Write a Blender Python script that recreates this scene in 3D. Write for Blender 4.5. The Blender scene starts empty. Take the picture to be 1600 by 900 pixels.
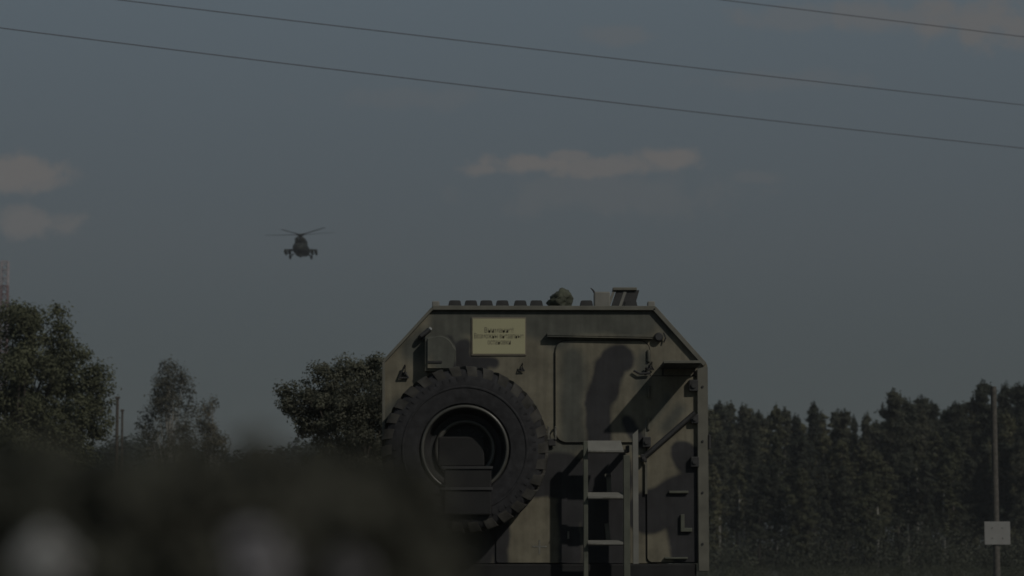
import bpy, bmesh, math, random
import numpy as np
from mathutils import Vector, Matrix

R = math.radians
S = bpy.context.scene
COL = S.collection

# ------------------------------------------------------------------ camera
F = 4080.0                       # focal length in pixels of a 1600 px wide frame
CAM = Vector((0.0, -20.0, 1.5))
PITCH = math.atan((860 - 450) / F)
cd = bpy.data.cameras.new('camera')
cd.sensor_width = 36.0
cd.lens = F * 36.0 / 1600.0
cd.clip_start = 0.1
cd.clip_end = 6000
cd.dof.use_dof = True
cd.dof.focus_distance = 25.0
cd.dof.aperture_fstop = 3.9
cam = bpy.data.objects.new('camera', cd)
COL.objects.link(cam)
cam.location = CAM
cam.rotation_euler = (R(90) + PITCH, 0, 0)
S.camera = cam

# ------------------------------------------------------------------ sky and sun
SUN = Vector((0.88, -1.0, 1.02)).normalized()       # towards the sun
S_EL = math.asin(SUN.z)
S_AZ = math.atan2(SUN.x, SUN.y)
world = bpy.data.worlds.new('World')
S.world = world
world.use_nodes = True
wn, wl = world.node_tree.nodes, world.node_tree.links
wn.clear()


def wnode(t, **kw):
    n = wn.new(t)
    for k, v in kw.items():
        setattr(n, k, v)
    return n


out = wnode('ShaderNodeOutputWorld')
bg = wnode('ShaderNodeBackground')
bg.inputs['Strength'].default_value = 0.10
sky = wnode('ShaderNodeTexSky', sky_type='NISHITA', sun_disc=False)
sky.sun_elevation = S_EL
sky.sun_rotation = S_AZ
sky.air_density = 1.0
sky.dust_density = 0.6
sky.ozone_density = 1.5
# thin high veil that evens the sky out
veil = wnode('ShaderNodeMixRGB')
veil.inputs['Fac'].default_value = 0.94
wl.new(sky.outputs['Color'], veil.inputs['Color1'])
tc = wnode('ShaderNodeTexCoord')


def cloud_mask():
    """soft flat clouds: noise banded by elevation, plus the ones that hang in this stretch of sky"""
    sep = wnode('ShaderNodeSeparateXYZ')
    wl.new(tc.outputs['Generated'], sep.inputs[0])
    # azimuth x / y and elevation z / y of the northern sky
    ax = wnode('ShaderNodeMath', operation='DIVIDE')
    wl.new(sep.outputs[0], ax.inputs[0]); wl.new(sep.outputs[1], ax.inputs[1])
    az = wnode('ShaderNodeMath', operation='DIVIDE')
    wl.new(sep.outputs[2], az.inputs[0]); wl.new(sep.outputs[1], az.inputs[1])
    comb = wnode('ShaderNodeCombineXYZ')
    wl.new(ax.outputs[0], comb.inputs[0]); wl.new(az.outputs[0], comb.inputs[1])
    nz = wnode('ShaderNodeTexNoise')
    nz.inputs['Scale'].default_value = 60
    nz.inputs['Detail'].default_value = 8
    nz.inputs['Roughness'].default_value = 0.62
    wl.new(comb.outputs[0], nz.inputs['Vector'])
    acc = None
    # centre px, centre py, half width, half height, weight
    for (px, py, hw, hh, w) in ((25, 266, 95, 34, .85), (60, 282, 60, 24, .7), (55, 347, 85, 28, .62), (30, 335, 50, 20, .5), (830, 254, 110, 18, .85), (765, 262, 60, 14, .7), (1050, 247, 58, 24, .85),
                                (950, 258, 150, 22, .74), (890, 242, 50, 14, .7), (960, 300, 240, 44, .18), (1560, 24, 150, 46, .72), (1400, 18, 130, 30, .5), (1250, 20, 120, 22, .3), (970, 48, 80, 20, .28),
                                (1240, 120, 150, 22, .18), (640, 148, 160, 22, .15), (1190, 275, 60, 14, .2)):
        cx, cz = (px - 800) / F, (860 - py) / F
        sx = wnode('ShaderNodeMath', operation='MULTIPLY_ADD')
        wl.new(ax.outputs[0], sx.inputs[0]); sx.inputs[1].default_value = F / hw; sx.inputs[2].default_value = -cx * F / hw
        sz = wnode('ShaderNodeMath', operation='MULTIPLY_ADD')
        wl.new(az.outputs[0], sz.inputs[0]); sz.inputs[1].default_value = F / hh; sz.inputs[2].default_value = -cz * F / hh
        cb = wnode('ShaderNodeCombineXYZ')
        wl.new(sx.outputs[0], cb.inputs[0]); wl.new(sz.outputs[0], cb.inputs[1])
        ln = wnode('ShaderNodeVectorMath', operation='LENGTH')
        wl.new(cb.outputs[0], ln.inputs[0])
        # ragged edge
        ad = wnode('ShaderNodeMath', operation='MULTIPLY_ADD')
        wl.new(nz.outputs['Fac'], ad.inputs[0]); ad.inputs[1].default_value = -2.6
        wl.new(ln.outputs['Value'], ad.inputs[2])
        mr = wnode('ShaderNodeMapRange', interpolation_type='SMOOTHSTEP')
        mr.inputs['From Min'].default_value = -0.22
        mr.inputs['From Max'].default_value = -0.95
        mr.inputs['To Max'].default_value = w
        wl.new(ad.outputs[0], mr.inputs['Value'])
        if acc is None:
            acc = mr.outputs[0]
        else:
            mx = wnode('ShaderNodeMath', operation='MAXIMUM')
            wl.new(acc, mx.inputs[0]); wl.new(mr.outputs[0], mx.inputs[1])
            acc = mx.outputs[0]
    gate = wnode('ShaderNodeMath', operation='GREATER_THAN')
    wl.new(sep.outputs[1], gate.inputs[0]); gate.inputs[1].default_value = 0.02
    g = wnode('ShaderNodeMath', operation='MULTIPLY')
    wl.new(acc, g.inputs[0]); wl.new(gate.outputs[0], g.inputs[1])
    return g.outputs[0]


# the veil is greyer and dimmer towards the horizon and thins out higher up
sepw = wnode('ShaderNodeSeparateXYZ')
wl.new(tc.outputs['Generated'], sepw.inputs[0])
ramp = wnode('ShaderNodeValToRGB')
e0, e1 = ramp.color_ramp.elements
e0.position, e0.color = 0.05, (.62, .78, .82, 1)
e1.position, e1.color = 0.21, (1.78, 2.22, 2.54, 1)
em = ramp.color_ramp.elements.new(0.115)
em.color = (1.27, 1.46, 1.58, 1)
wl.new(sepw.outputs[2], ramp.inputs['Fac'])
wl.new(ramp.outputs['Color'], veil.inputs['Color2'])
gm = veil
cm = wnode('ShaderNodeMixRGB')
cm.inputs['Color2'].default_value = (2.56, 2.44, 2.36, 1)
wl.new(cloud_mask(), cm.inputs['Fac'])
wl.new(gm.outputs[0], cm.inputs['Color1'])
wl.new(cm.outputs[0], bg.inputs['Color'])
wl.new(bg.outputs[0], out.inputs[0])

sl = bpy.data.lights.new('sun', 'SUN')
sl.energy = 2.6
sl.angle = R(1.2)
sl.color = (1.0, 0.94, 0.85)
sun = bpy.data.objects.new('sun', sl)
COL.objects.link(sun)
sun.rotation_euler = SUN.to_track_quat('Z', 'Y').to_euler()
sun.location = (10, -10, 30)

vs = S.view_settings
vs.view_transform = 'Standard'
vs.look = 'None'
vs.gamma = 1
vs.exposure = -1.05
S.cycles.use_denoising = True
S.cycles.max_bounces = 6

# ------------------------------------------------------------------ helpers
ORIGIN = {}


def W(px, py, Y):
    """pixel of the 1600 x 900 frame -> point on the upright plane y = Y"""
    a, b = (px - 800) / F, (450 - py) / F
    c, s = math.cos(PITCH), math.sin(PITCH)
    d = Vector((a, c - b * s, s + b * c))
    return CAM + d * ((Y - CAM.y) / d.y)


def ppm(Y):
    return F / (Y - CAM.y)


def obj(name, bm, mat, parent=None, smooth=False):
    if isinstance(bm, bpy.types.Mesh):
        me = bm
        cs = np.empty(len(me.vertices) * 3); me.vertices.foreach_get('co', cs); cs = cs.reshape(-1, 3)
        c = Vector((cs.min(0) + cs.max(0)) / 2)
        me.transform(Matrix.Translation(-c))
    else:
        lo = Vector((min(v.co.x for v in bm.verts), min(v.co.y for v in bm.verts), min(v.co.z for v in bm.verts)))
        hi = Vector((max(v.co.x for v in bm.verts), max(v.co.y for v in bm.verts), max(v.co.z for v in bm.verts)))
        c = (lo + hi) / 2
        bmesh.ops.translate(bm, verts=bm.verts, vec=-c)
        bmesh.ops.recalc_face_normals(bm, faces=bm.faces)
        me = bpy.data.meshes.new(name)
        bm.to_mesh(me); bm.free()
    if smooth:
        me.shade_smooth()
        try:
            me.set_sharp_from_angle(angle=R(38))
        except Exception:
            pass
    if mat is not None:
        me.materials.append(mat)
    o = bpy.data.objects.new(name, me)
    COL.objects.link(o)
    o.location = c - (ORIGIN[parent] if parent is not None else Vector())
    if parent is not None:
        o.parent = parent
    ORIGIN[o] = c
    return o


def tag(o, label, cat=None, group=None, kind=None):
    o['label'] = label
    if cat: o['category'] = cat
    if group: o['group'] = group
    if kind: o['kind'] = kind
    return o


def empty(name, loc, label, cat, group=None):
    o = bpy.data.objects.new(name, None)
    COL.objects.link(o)
    o.location = loc
    o.empty_display_size = 0.2
    ORIGIN[o] = Vector(loc)
    tag(o, label, cat, group)
    return o


def copy_tree(o, parent=None):
    c = o.copy()
    COL.objects.link(c)
    c.parent = parent
    for ch in list(o.children):
        copy_tree(ch, c)
    return c


def box(bm, lo, hi, bev=0.0, mat=None):
    lo, hi = Vector(lo), Vector(hi)
    g = bmesh.ops.create_cube(bm, size=1)
    vsl = g['verts']
    for v in vsl:
        v.co = Vector((lo[i] + (v.co[i] + .5) * (hi[i] - lo[i]) for i in range(3)))
    if bev > 0:
        es = list({e for v in vsl for e in v.link_edges})
        r = bmesh.ops.bevel(bm, geom=es, offset=bev, segments=2, affect='EDGES', profile=.5)
        vsl = [v for v in r['verts']] + [v for v in vsl if v.is_valid]
    return list({v for v in vsl if v.is_valid})


def prism(bm, pts, y0, y1):
    """polygon in x, z pushed from y0 to y1"""
    a = [bm.verts.new((p[0], y0, p[1])) for p in pts]
    b = [bm.verts.new((p[0], y1, p[1])) for p in pts]
    n = len(pts)
    bm.faces.new(a); bm.faces.new(b[::-1])
    for i in range(n):
        bm.faces.new((a[i], b[i], b[(i + 1) % n], a[(i + 1) % n]))
    return a + b


def bar(bm, p, q, w, y0, y1):
    p, q = Vector(p), Vector(q)
    d = (q - p).normalized()
    n = Vector((-d.y, d.x)) * w / 2
    return prism(bm, [p - n, q - n, q + n, p + n], y0, y1)


def tube(bm, pts, radii, seg=8):
    pts = [Vector(p) for p in pts]
    rings = []
    for i, p in enumerate(pts):
        d = (pts[min(i + 1, len(pts) - 1)] - pts[max(i - 1, 0)]).normalized()
        u = d.orthogonal().normalized(); v = d.cross(u)
        r = radii[i] if isinstance(radii, (list, tuple)) else radii
        rings.append([bm.verts.new(p + (u * math.cos(2 * math.pi * k / seg) + v * math.sin(2 * math.pi * k / seg)) * r) for k in range(seg)])
    # keep neighbouring rings from twisting
    for i in range(len(rings) - 1):
        a, b = rings[i], rings[i + 1]
        best = min(range(seg), key=lambda s: sum((a[k].co - pts[i] - (b[(k + s) % seg].co - pts[i + 1])).length for k in range(seg)))
        b = b[best:] + b[:best]; rings[i + 1] = b
        for k in range(seg):
            bm.faces.new((a[k], a[(k + 1) % seg], b[(k + 1) % seg], b[k]))
    bm.faces.new(rings[0][::-1]); bm.faces.new(rings[-1])


def lathe_y(bm, c, prof, seg=48, closed=True):
    """profile of (radius, y) spun about the y axis through c"""
    rings = []
    for r, y in prof:
        rings.append([bm.verts.new((c[0] + r * math.cos(2 * math.pi * k / seg), y, c[1] + r * math.sin(2 * math.pi * k / seg))) for k in range(seg)])
    m = len(rings)
    for i in range(m if closed else m - 1):
        a, b = rings[i], rings[(i + 1) % m]
        for k in range(seg):
            bm.faces.new((a[k], a[(k + 1) % seg], b[(k + 1) % seg], b[k]))
    return rings


def rrect(x0, z0, x1, z1, r, n=5):
    pts = []
    for cx, cz, a0 in ((x1 - r, z1 - r, 0), (x0 + r, z1 - r, 90), (x0 + r, z0 + r, 180), (x1 - r, z0 + r, 270)):
        for k in range(n + 1):
            a = R(a0 + 90 * k / n)
            pts.append((cx + r * math.cos(a), cz + r * math.sin(a)))
    return pts


# ------------------------------------------------------------------ materials
def new_mat(name):
    m = bpy.data.materials.new(name)
    m.use_nodes = True
    nt = m.node_tree
    return m, nt, nt.nodes['Principled BSDF']


def simple(name, col, rough=.6, metal=0.0, var=.25, scale=8.0, bump=0.0, spec=.4):
    m, nt, b = new_mat(name)
    t = nt.nodes.new('ShaderNodeTexCoord')
    n = nt.nodes.new('ShaderNodeTexNoise')
    n.inputs['Scale'].default_value = scale; n.inputs['Detail'].default_value = 6
    nt.links.new(t.outputs['Object'], n.inputs['Vector'])
    cr = nt.nodes.new('ShaderNodeValToRGB')
    cr.color_ramp.elements[0].position = .3; cr.color_ramp.elements[1].position = .72
    cr.color_ramp.elements[0].color = [c * (1 - var) for c in col] + [1]
    cr.color_ramp.elements[1].color = [min(1, c * (1 + var)) for c in col] + [1]
    nt.links.new(n.outputs['Fac'], cr.inputs[0]); nt.links.new(cr.outputs[0], b.inputs['Base Color'])
    b.inputs['Roughness'].default_value = rough
    b.inputs['Metallic'].default_value = metal
    b.inputs['Specular IOR Level'].default_value = spec
    if bump:
        bp = nt.nodes.new('ShaderNodeBump'); bp.inputs['Strength'].default_value = bump; bp.inputs['Distance'].default_value = .01
        nt.links.new(n.outputs['Fac'], bp.inputs['Height']); nt.links.new(bp.outputs[0], b.inputs['Normal'])
    return m


TRUCK_LOC = Vector((W(850, 700, 0).x, 3.2, 0))
truck = empty('military_truck', TRUCK_LOC, 'camouflaged military truck with angular box body, spare wheel and ladder on its rear', 'truck')

TAN = (.174, .160, .118); GREEN = (.092, .095, .080); BLACK = (.034, .034, .036)


def camo_material():
    m, nt, b = new_mat('camouflage_paint')
    N, L = nt.nodes, nt.links
    t = N.new('ShaderNodeTexCoord'); t.object = truck
    nz = N.new('ShaderNodeTexNoise'); nz.inputs['Scale'].default_value = 3.2; nz.inputs['Detail'].default_value = 3
    L.new(t.outputs['Object'], nz.inputs['Vector'])
    off = N.new('ShaderNodeVectorMath'); off.operation = 'SUBTRACT'; off.inputs[1].default_value = (.5, .5, .5)
    L.new(nz.outputs['Color'], off.inputs[0])
    sc = N.new('ShaderNodeVectorMath'); sc.operation = 'SCALE'; sc.inputs['Scale'].default_value = .12
    L.new(off.outputs[0], sc.inputs[0])
    wp = N.new('ShaderNodeVectorMath'); wp.operation = 'ADD'
    L.new(t.outputs['Object'], wp.inputs[0]); L.new(sc.outputs[0], wp.inputs[1])
    # along the sides the patches drift with length
    sep = N.new('ShaderNodeSeparateXYZ'); L.new(wp.outputs[0], sep.inputs[0])
    dr = N.new('ShaderNodeMath'); dr.operation = 'MULTIPLY_ADD'; dr.inputs[1].default_value = .6; dr.inputs[2].default_value = .6 * 3.2
    L.new(sep.outputs[1], dr.inputs[0])
    sx = N.new('ShaderNodeMath'); L.new(sep.outputs[0], sx.inputs[0]); L.new(dr.outputs[0], sx.inputs[1])
    cmb = N.new('ShaderNodeCombineXYZ'); L.new(sx.outputs[0], cmb.inputs[0]); L.new(sep.outputs[2], cmb.inputs[2])

    def mask(caps, soft):
        acc = None
        for (ax, ay, bx, by, r) in caps:
            A = W(ax, ay, 0) - TRUCK_LOC; B = W(bx, by, 0) - TRUCK_LOC; A.y = B.y = 0
            ba = B - A
            pa = N.new('ShaderNodeVectorMath'); pa.operation = 'SUBTRACT'; L.new(cmb.outputs[0], pa.inputs[0]); pa.inputs[1].default_value = A
            d = N.new('ShaderNodeVectorMath'); d.operation = 'DOT_PRODUCT'; L.new(pa.outputs[0], d.inputs[0])
            d.inputs[1].default_value = ba / max(ba.length_squared, 1e-6)
            c = N.new('ShaderNodeClamp'); L.new(d.outputs['Value'], c.inputs[0])
            s = N.new('ShaderNodeVectorMath'); s.operation = 'SCALE'; s.inputs[0].default_value = ba; L.new(c.outputs[0], s.inputs['Scale'])
            q = N.new('ShaderNodeVectorMath'); q.operation = 'DISTANCE'; L.new(pa.outputs[0], q.inputs[0]); L.new(s.outputs[0], q.inputs[1])
            u = N.new('ShaderNodeMath'); u.operation = 'SUBTRACT'; L.new(q.outputs['Value'], u.inputs[0]); u.inputs[1].default_value = r / 204
            if acc is None:
                acc = u.outputs[0]
            else:
                mn = N.new('ShaderNodeMath'); mn.operation = 'SMOOTH_MIN'; mn.inputs[2].default_value = .04
                L.new(acc, mn.inputs[0]); L.new(u.outputs[0], mn.inputs[1]); acc = mn.outputs[0]
        mr = N.new('ShaderNodeMapRange'); mr.interpolation_type = 'SMOOTHSTEP'
        mr.inputs['From Min'].default_value = soft; mr.inputs['From Max'].default_value = -soft
        L.new(acc, mr.inputs['Value'])
        return mr.outputs[0]
    green = mask([(700, 495, 1000, 498, 30), (690, 552, 700, 540, 32), (888, 560, 893, 690, 19), (648, 545, 690, 520, 22), (1002, 560, 1000, 600, 12), (845, 505, 870, 530, 18), (1060, 640, 1040, 668, 12), (800, 690, 830, 640, 10), (1046, 520, 1030, 500, 10), (1040, 620, 990, 700, 4), (630, 660, 605, 800, 40),
                  (870, 720, 800, 700, 30), (700, 470, 960, 470, 20)], .05)
    black = mask([(724, 545, 724, 572, 14), (738, 568, 770, 570, 9), (700, 578, 752, 578, 9),
                  (952, 562, 966, 558, 21), (700, 530, 712, 552, 8), (1000, 690, 980, 660, 10), (944, 578, 936, 612, 25), (934, 620, 934, 690, 21),
                  (1066, 712, 1090, 730, 20), (1015, 800, 1085, 765, 36), (1078, 870, 1062, 820, 26),
                  (880, 735, 898, 800, 20), (784, 800, 782, 880, 12), (800, 745, 885, 742, 34), (880, 790, 882, 880, 12), (890, 800, 893, 885, 16), (946, 730, 946, 890, 38), (800, 760, 860, 735, 22),
                  (640, 800, 760, 840, 34), (615, 860, 740, 875, 30)], .020)  # lower black patches enlarged, so the paint also carries darkening towards the bottom
    dirt = N.new('ShaderNodeTexNoise'); dirt.inputs['Scale'].default_value = 5; dirt.inputs['Detail'].default_value = 8; dirt.inputs['Roughness'].default_value = .65
    L.new(t.outputs['Object'], dirt.inputs['Vector'])
    # rain streaks: noise drawn out downwards
    mp = N.new('ShaderNodeMapping'); mp.inputs['Scale'].default_value = (26, 26, 1.6)
    L.new(t.outputs['Object'], mp.inputs[0])
    stn = N.new('ShaderNodeTexNoise'); stn.inputs['Scale'].default_value = 1; stn.inputs['Detail'].default_value = 4
    L.new(mp.outputs[0], stn.inputs['Vector'])
    m1 = N.new('ShaderNodeMixRGB'); m1.inputs[1].default_value = (*TAN, 1); m1.inputs[2].default_value = (*GREEN, 1); L.new(green, m1.inputs[0])
    m2 = N.new('ShaderNodeMixRGB'); m2.inputs[2].default_value = (*BLACK, 1); L.new(m1.outputs[0], m2.inputs[1]); L.new(black, m2.inputs[0])
    md = N.new('ShaderNodeMapRange'); md.inputs['From Min'].default_value = .35; md.inputs['From Max'].default_value = .75; md.inputs['To Min'].default_value = .72; md.inputs['To Max'].default_value = 1.25
    L.new(dirt.outputs['Fac'], md.inputs['Value'])
    ms = N.new('ShaderNodeMapRange'); ms.inputs['From Min'].default_value = .35; ms.inputs['From Max'].default_value = .7; ms.inputs['To Min'].default_value = .87; ms.inputs['To Max'].default_value = 1.08
    L.new(stn.outputs['Fac'], ms.inputs['Value'])
    mm = N.new('ShaderNodeMath'); mm.operation = 'MULTIPLY'; L.new(md.outputs[0], mm.inputs[0]); L.new(ms.outputs[0], mm.inputs[1])
    v = N.new('ShaderNodeVectorMath'); v.operation = 'SCALE'; L.new(m2.outputs[0], v.inputs[0]); L.new(mm.outputs[0], v.inputs['Scale'])
    L.new(v.outputs[0], b.inputs['Base Color'])
    b.inputs['Roughness'].default_value = .62
    b.inputs['Specular IOR Level'].default_value = .3
    bp = N.new('ShaderNodeBump'); bp.inputs['Strength'].default_value = .12; bp.inputs['Distance'].default_value = .01
    dent = N.new('ShaderNodeTexNoise'); dent.inputs['Scale'].default_value = 2.2; dent.inputs['Detail'].default_value = 1
    L.new(t.outputs['Object'], dent.inputs['Vector'])
    bd = N.new('ShaderNodeBump'); bd.inputs['Strength'].default_value = .35; bd.inputs['Distance'].default_value = .05
    L.new(dent.outputs['Fac'], bd.inputs['Height']); L.new(bd.outputs[0], bp.inputs['Normal'])
    L.new(dirt.outputs['Fac'], bp.inputs['Height']); L.new(bp.outputs[0], b.inputs['Normal'])
    return m


M_CAMO = camo_material()
M_TRIM = simple('trim_paint', (.125, .122, .100), .55, var=.2)
M_GREEN = simple('olive_paint', (.085, .09, .07), .55, var=.25)
M_RUBBER = simple('tyre_rubber', (.032, .032, .034), .9, var=.3, scale=20, bump=.3, spec=.2)
M_TREAD = simple('dusty_tread', (.050, .048, .043), .9, var=.5, scale=9, bump=.3, spec=.2)
M_SEAL = simple('door_seal', (.015, .015, .015), .8)
M_RIM = simple('rim_paint', (.070, .069, .060), .34, var=.3, spec=.6)
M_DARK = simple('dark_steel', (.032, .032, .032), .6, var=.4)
M_STEEL = simple('worn_steel', (.20, .195, .17), .42, metal=.3, var=.35, scale=30)
M_YELLOW = simple('sign_yellow', (.36, .345, .215), .5, var=.07, scale=3)
M_SIGNRED = simple('sign_border', (.17, .15, .115), .5, var=.1)
M_INK = simple('sign_ink', (.10, .09, .06), .6, var=.1)
M_WHITE = simple('faded_white_paint', (.23, .23, .22), .5, var=.08, scale=4)
M_TARP = simple('tarpaulin', (.06, .065, .045), .85, var=.45, scale=14, bump=.4)
M_GLASS = simple('lamp_glass', (.25, .26, .26), .12, spec=.8)
M_CLOTH = simple('pale_grey_paint', (.17, .168, .15), .6, var=.15)
M_CABLE = simple('cable', (.10, .10, .11), .6)
M_WOOD = simple('weathered_wood', (.088, .082, .072), .85, var=.35, scale=12, bump=.4)
M_HELI = simple('helicopter_green', (.016, .019, .015), .6, var=.3, scale=1.5, spec=.15)
M_CANOPY = simple('helicopter_glass', (.02, .023, .026), .3, spec=.4)
M_RED = simple('mast_red', (.15, .085, .085), .6)
M_MASTW = simple('mast_white', (.28, .25, .26), .6)


def leaf_mat(name, col, var=.35, trans=.42, brown=0.0):
    m, nt, b = new_mat(name)
    N, L = nt.nodes, nt.links
    g = N.new('ShaderNodeNewGeometry')
    oi = N.new('ShaderNodeObjectInfo')
    n = N.new('ShaderNodeTexNoise'); n.inputs['Scale'].default_value = .9; n.inputs['Detail'].default_value = 5
    L.new(g.outputs['Position'], n.inputs['Vector'])
    mr = N.new('ShaderNodeMapRange'); mr.inputs['From Min'].default_value = .32; mr.inputs['From Max'].default_value = .7
    mr.inputs['To Min'].default_value = 1 - var; mr.inputs['To Max'].default_value = 1 + var
    L.new(n.outputs['Fac'], mr.inputs['Value'])
    rr = N.new('ShaderNodeMapRange'); rr.inputs['To Min'].default_value = .75; rr.inputs['To Max'].default_value = 1.25
    L.new(oi.outputs['Random'], rr.inputs['Value'])
    ri = N.new('ShaderNodeMapRange'); ri.inputs['To Min'].default_value = .8; ri.inputs['To Max'].default_value = 1.2
    L.new(g.outputs['Random Per Island'], ri.inputs['Value'])
    mu = N.new('ShaderNodeMath'); mu.operation = 'MULTIPLY'; L.new(mr.outputs[0], mu.inputs[0]); L.new(rr.outputs[0], mu.inputs[1])
    mu2 = N.new('ShaderNodeMath'); mu2.operation = 'MULTIPLY'; L.new(mu.outputs[0], mu2.inputs[0]); L.new(ri.outputs[0], mu2.inputs[1])
    mixc = N.new('ShaderNodeMixRGB'); mixc.inputs[1].default_value = (*col, 1)
    mixc.inputs[2].default_value = (col[0] * 1.15, col[1] * 1.02, col[2] * .95, 1); L.new(oi.outputs['Random'], mixc.inputs[0])
    v = N.new('ShaderNodeVectorMath'); v.operation = 'SCALE'; L.new(mixc.outputs[0], v.inputs[0]); L.new(mu2.outputs[0], v.inputs['Scale'])
    L.new(v.outputs[0], b.inputs['Base Color'])
    b.inputs['Roughness'].default_value = .7; b.inputs['Specular IOR Level'].default_value = .2
    tr = N.new('ShaderNodeBsdfTranslucent'); L.new(v.outputs[0], tr.inputs['Color'])
    mx = N.new('ShaderNodeMixShader'); mx.inputs[0].default_value = trans
    L.new(b.outputs[0], mx.inputs[1]); L.new(tr.outputs[0], mx.inputs[2])
    L.new(mx.outputs[0], N['Material Output'].inputs['Surface'])
    return m


M_LEAF = leaf_mat('broadleaf_foliage', (.100, .116, .074))
M_LEAF2 = leaf_mat('dusty_foliage', (.165, .172, .128), trans=.5)
M_BIRCH = leaf_mat('birch_foliage', (.150, .148, .115), trans=.5)
M_PINE2 = leaf_mat('young_foliage', (.100, .108, .066))
M_PINE = leaf_mat('pine_needles', (.066, .076, .056))
M_SHRUB = leaf_mat('shrub_leaves', (.120, .122, .098), trans=.5)
M_SHRUB2 = leaf_mat('shrub_leaves_reddish', (.072, .077, .064), trans=.45)
M_BARK = simple('bark', (.07, .06, .05), .9, var=.4, scale=6, bump=.5)
M_BIRCHBARK = simple('birch_bark', (.32, .31, .28), .8, var=.5, scale=7)
M_BLOOM = simple('white_blossom', (.36, .36, .355), .8, var=.15)
M_MAUVE = simple('mauve_blossom', (.30, .29, .305), .8, var=.2)

# ------------------------------------------------------------------ ground
def ground_mat():
    m, nt, b = new_mat('dry_grass_ground')
    N, L = nt.nodes, nt.links
    g = N.new('ShaderNodeNewGeometry')
    n1 = N.new('ShaderNodeTexNoise'); n1.inputs['Scale'].default_value = .15; n1.inputs['Detail'].default_value = 8
    n2 = N.new('ShaderNodeTexNoise'); n2.inputs['Scale'].default_value = 9; n2.inputs['Detail'].default_value = 6
    L.new(g.outputs['Position'], n1.inputs['Vector']); L.new(g.outputs['Position'], n2.inputs['Vector'])
    c = N.new('ShaderNodeValToRGB')
    c.color_ramp.elements[0].color = (.024, .027, .017, 1); c.color_ramp.elements[1].color = (.052, .048, .034, 1)
    c.color_ramp.elements[0].position = .35; c.color_ramp.elements[1].position = .7
    mx = N.new('ShaderNodeMath'); mx.operation = 'MULTIPLY_ADD'; mx.inputs[1].default_value = .5
    L.new(n2.outputs['Fac'], mx.inputs[0])
    h = N.new('ShaderNodeMath'); h.operation = 'MULTIPLY'; h.inputs[1].default_value = .5; L.new(n1.outputs['Fac'], h.inputs[0])
    L.new(h.outputs[0], mx.inputs[2]); L.new(mx.outputs[0], c.inputs[0]); L.new(c.outputs[0], b.inputs['Base Color'])
    b.inputs['Roughness'].default_value = .95
    bp = N.new('ShaderNodeBump'); bp.inputs['Strength'].default_value = .6; bp.inputs['Distance'].default_value = .05
    L.new(n2.outputs['Fac'], bp.inputs['Height']); L.new(bp.outputs[0], b.inputs['Normal'])
    return m


bm = bmesh.new()
xs = [-1500, -400, -120, -40, 0, 40, 120, 400, 1500]
ys = [-120, -40, -20, 0, 40, 120, 300, 900, 3000]
gv = [[bm.verts.new((x, y, 0)) for x in xs] for y in ys]
for j in range(len(ys) - 1):
    for i in range(len(xs) - 1):
        bm.faces.new((gv[j][i], gv[j][i + 1], gv[j + 1][i + 1], gv[j + 1][i]))
ground = obj('ground', bm, ground_mat())
ground['kind'] = 'structure'
ground['label'] = 'dark grassy field under the truck and trees'

# ------------------------------------------------------------------ foliage tools
rng = np.random.default_rng(7)


def leaves_mesh(name, centers, spreads, counts, size, flat=0.0, aspect=.6):
    """leaf-sized quads spread about clump centres"""
    C = []
    for c, s, n in zip(centers, spreads, counts):
        d = rng.normal(size=(n, 3)); d /= np.linalg.norm(d, axis=1)[:, None] + 1e-9
        rad = rng.random(n) ** .5 * np.where(rng.random(n) < .22, 1 + .55 * rng.random(n), 1.0)
        C.append(np.asarray(c) + d * rad[:, None] * np.asarray(s))
    C = np.concatenate(C); n = len(C)
    # blades turn outwards and up, as leaves do
    out_ = C - np.concatenate([np.repeat(np.asarray(c)[None], k, 0) for c, k in zip(centers, counts)])
    out_ /= np.linalg.norm(out_, axis=1)[:, None] + 1e-9
    nr = out_ * .9 + np.array([0, 0, .55]) + rng.normal(size=(n, 3)) * .45
    nr /= np.linalg.norm(nr, axis=1)[:, None]
    a = rng.normal(size=(n, 3)); a -= (a * nr).sum(1)[:, None] * nr; a /= np.linalg.norm(a, axis=1)[:, None]
    b = np.cross(nr, a)
    s = size * (0.6 + .8 * rng.random(n))[:, None]
    nrm = np.cross(a, b) * s * .18
    V = np.stack([C - a * s, C + b * s * aspect + nrm, C + a * s, C - b * s * aspect + nrm], 1).reshape(-1, 3)
    me = bpy.data.meshes.new(name)
    me.vertices.add(4 * n); me.vertices.foreach_set('co', V.ravel())
    me.loops.add(4 * n); me.loops.foreach_set('vertex_index', np.arange(4 * n, dtype=np.int32))
    me.polygons.add(n); me.polygons.foreach_set('loop_start', np.arange(0, 4 * n, 4, dtype=np.int32))
    me.polygons.foreach_set('loop_total', np.full(n, 4, dtype=np.int32))
    me.update(calc_edges=True)
    return me


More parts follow.
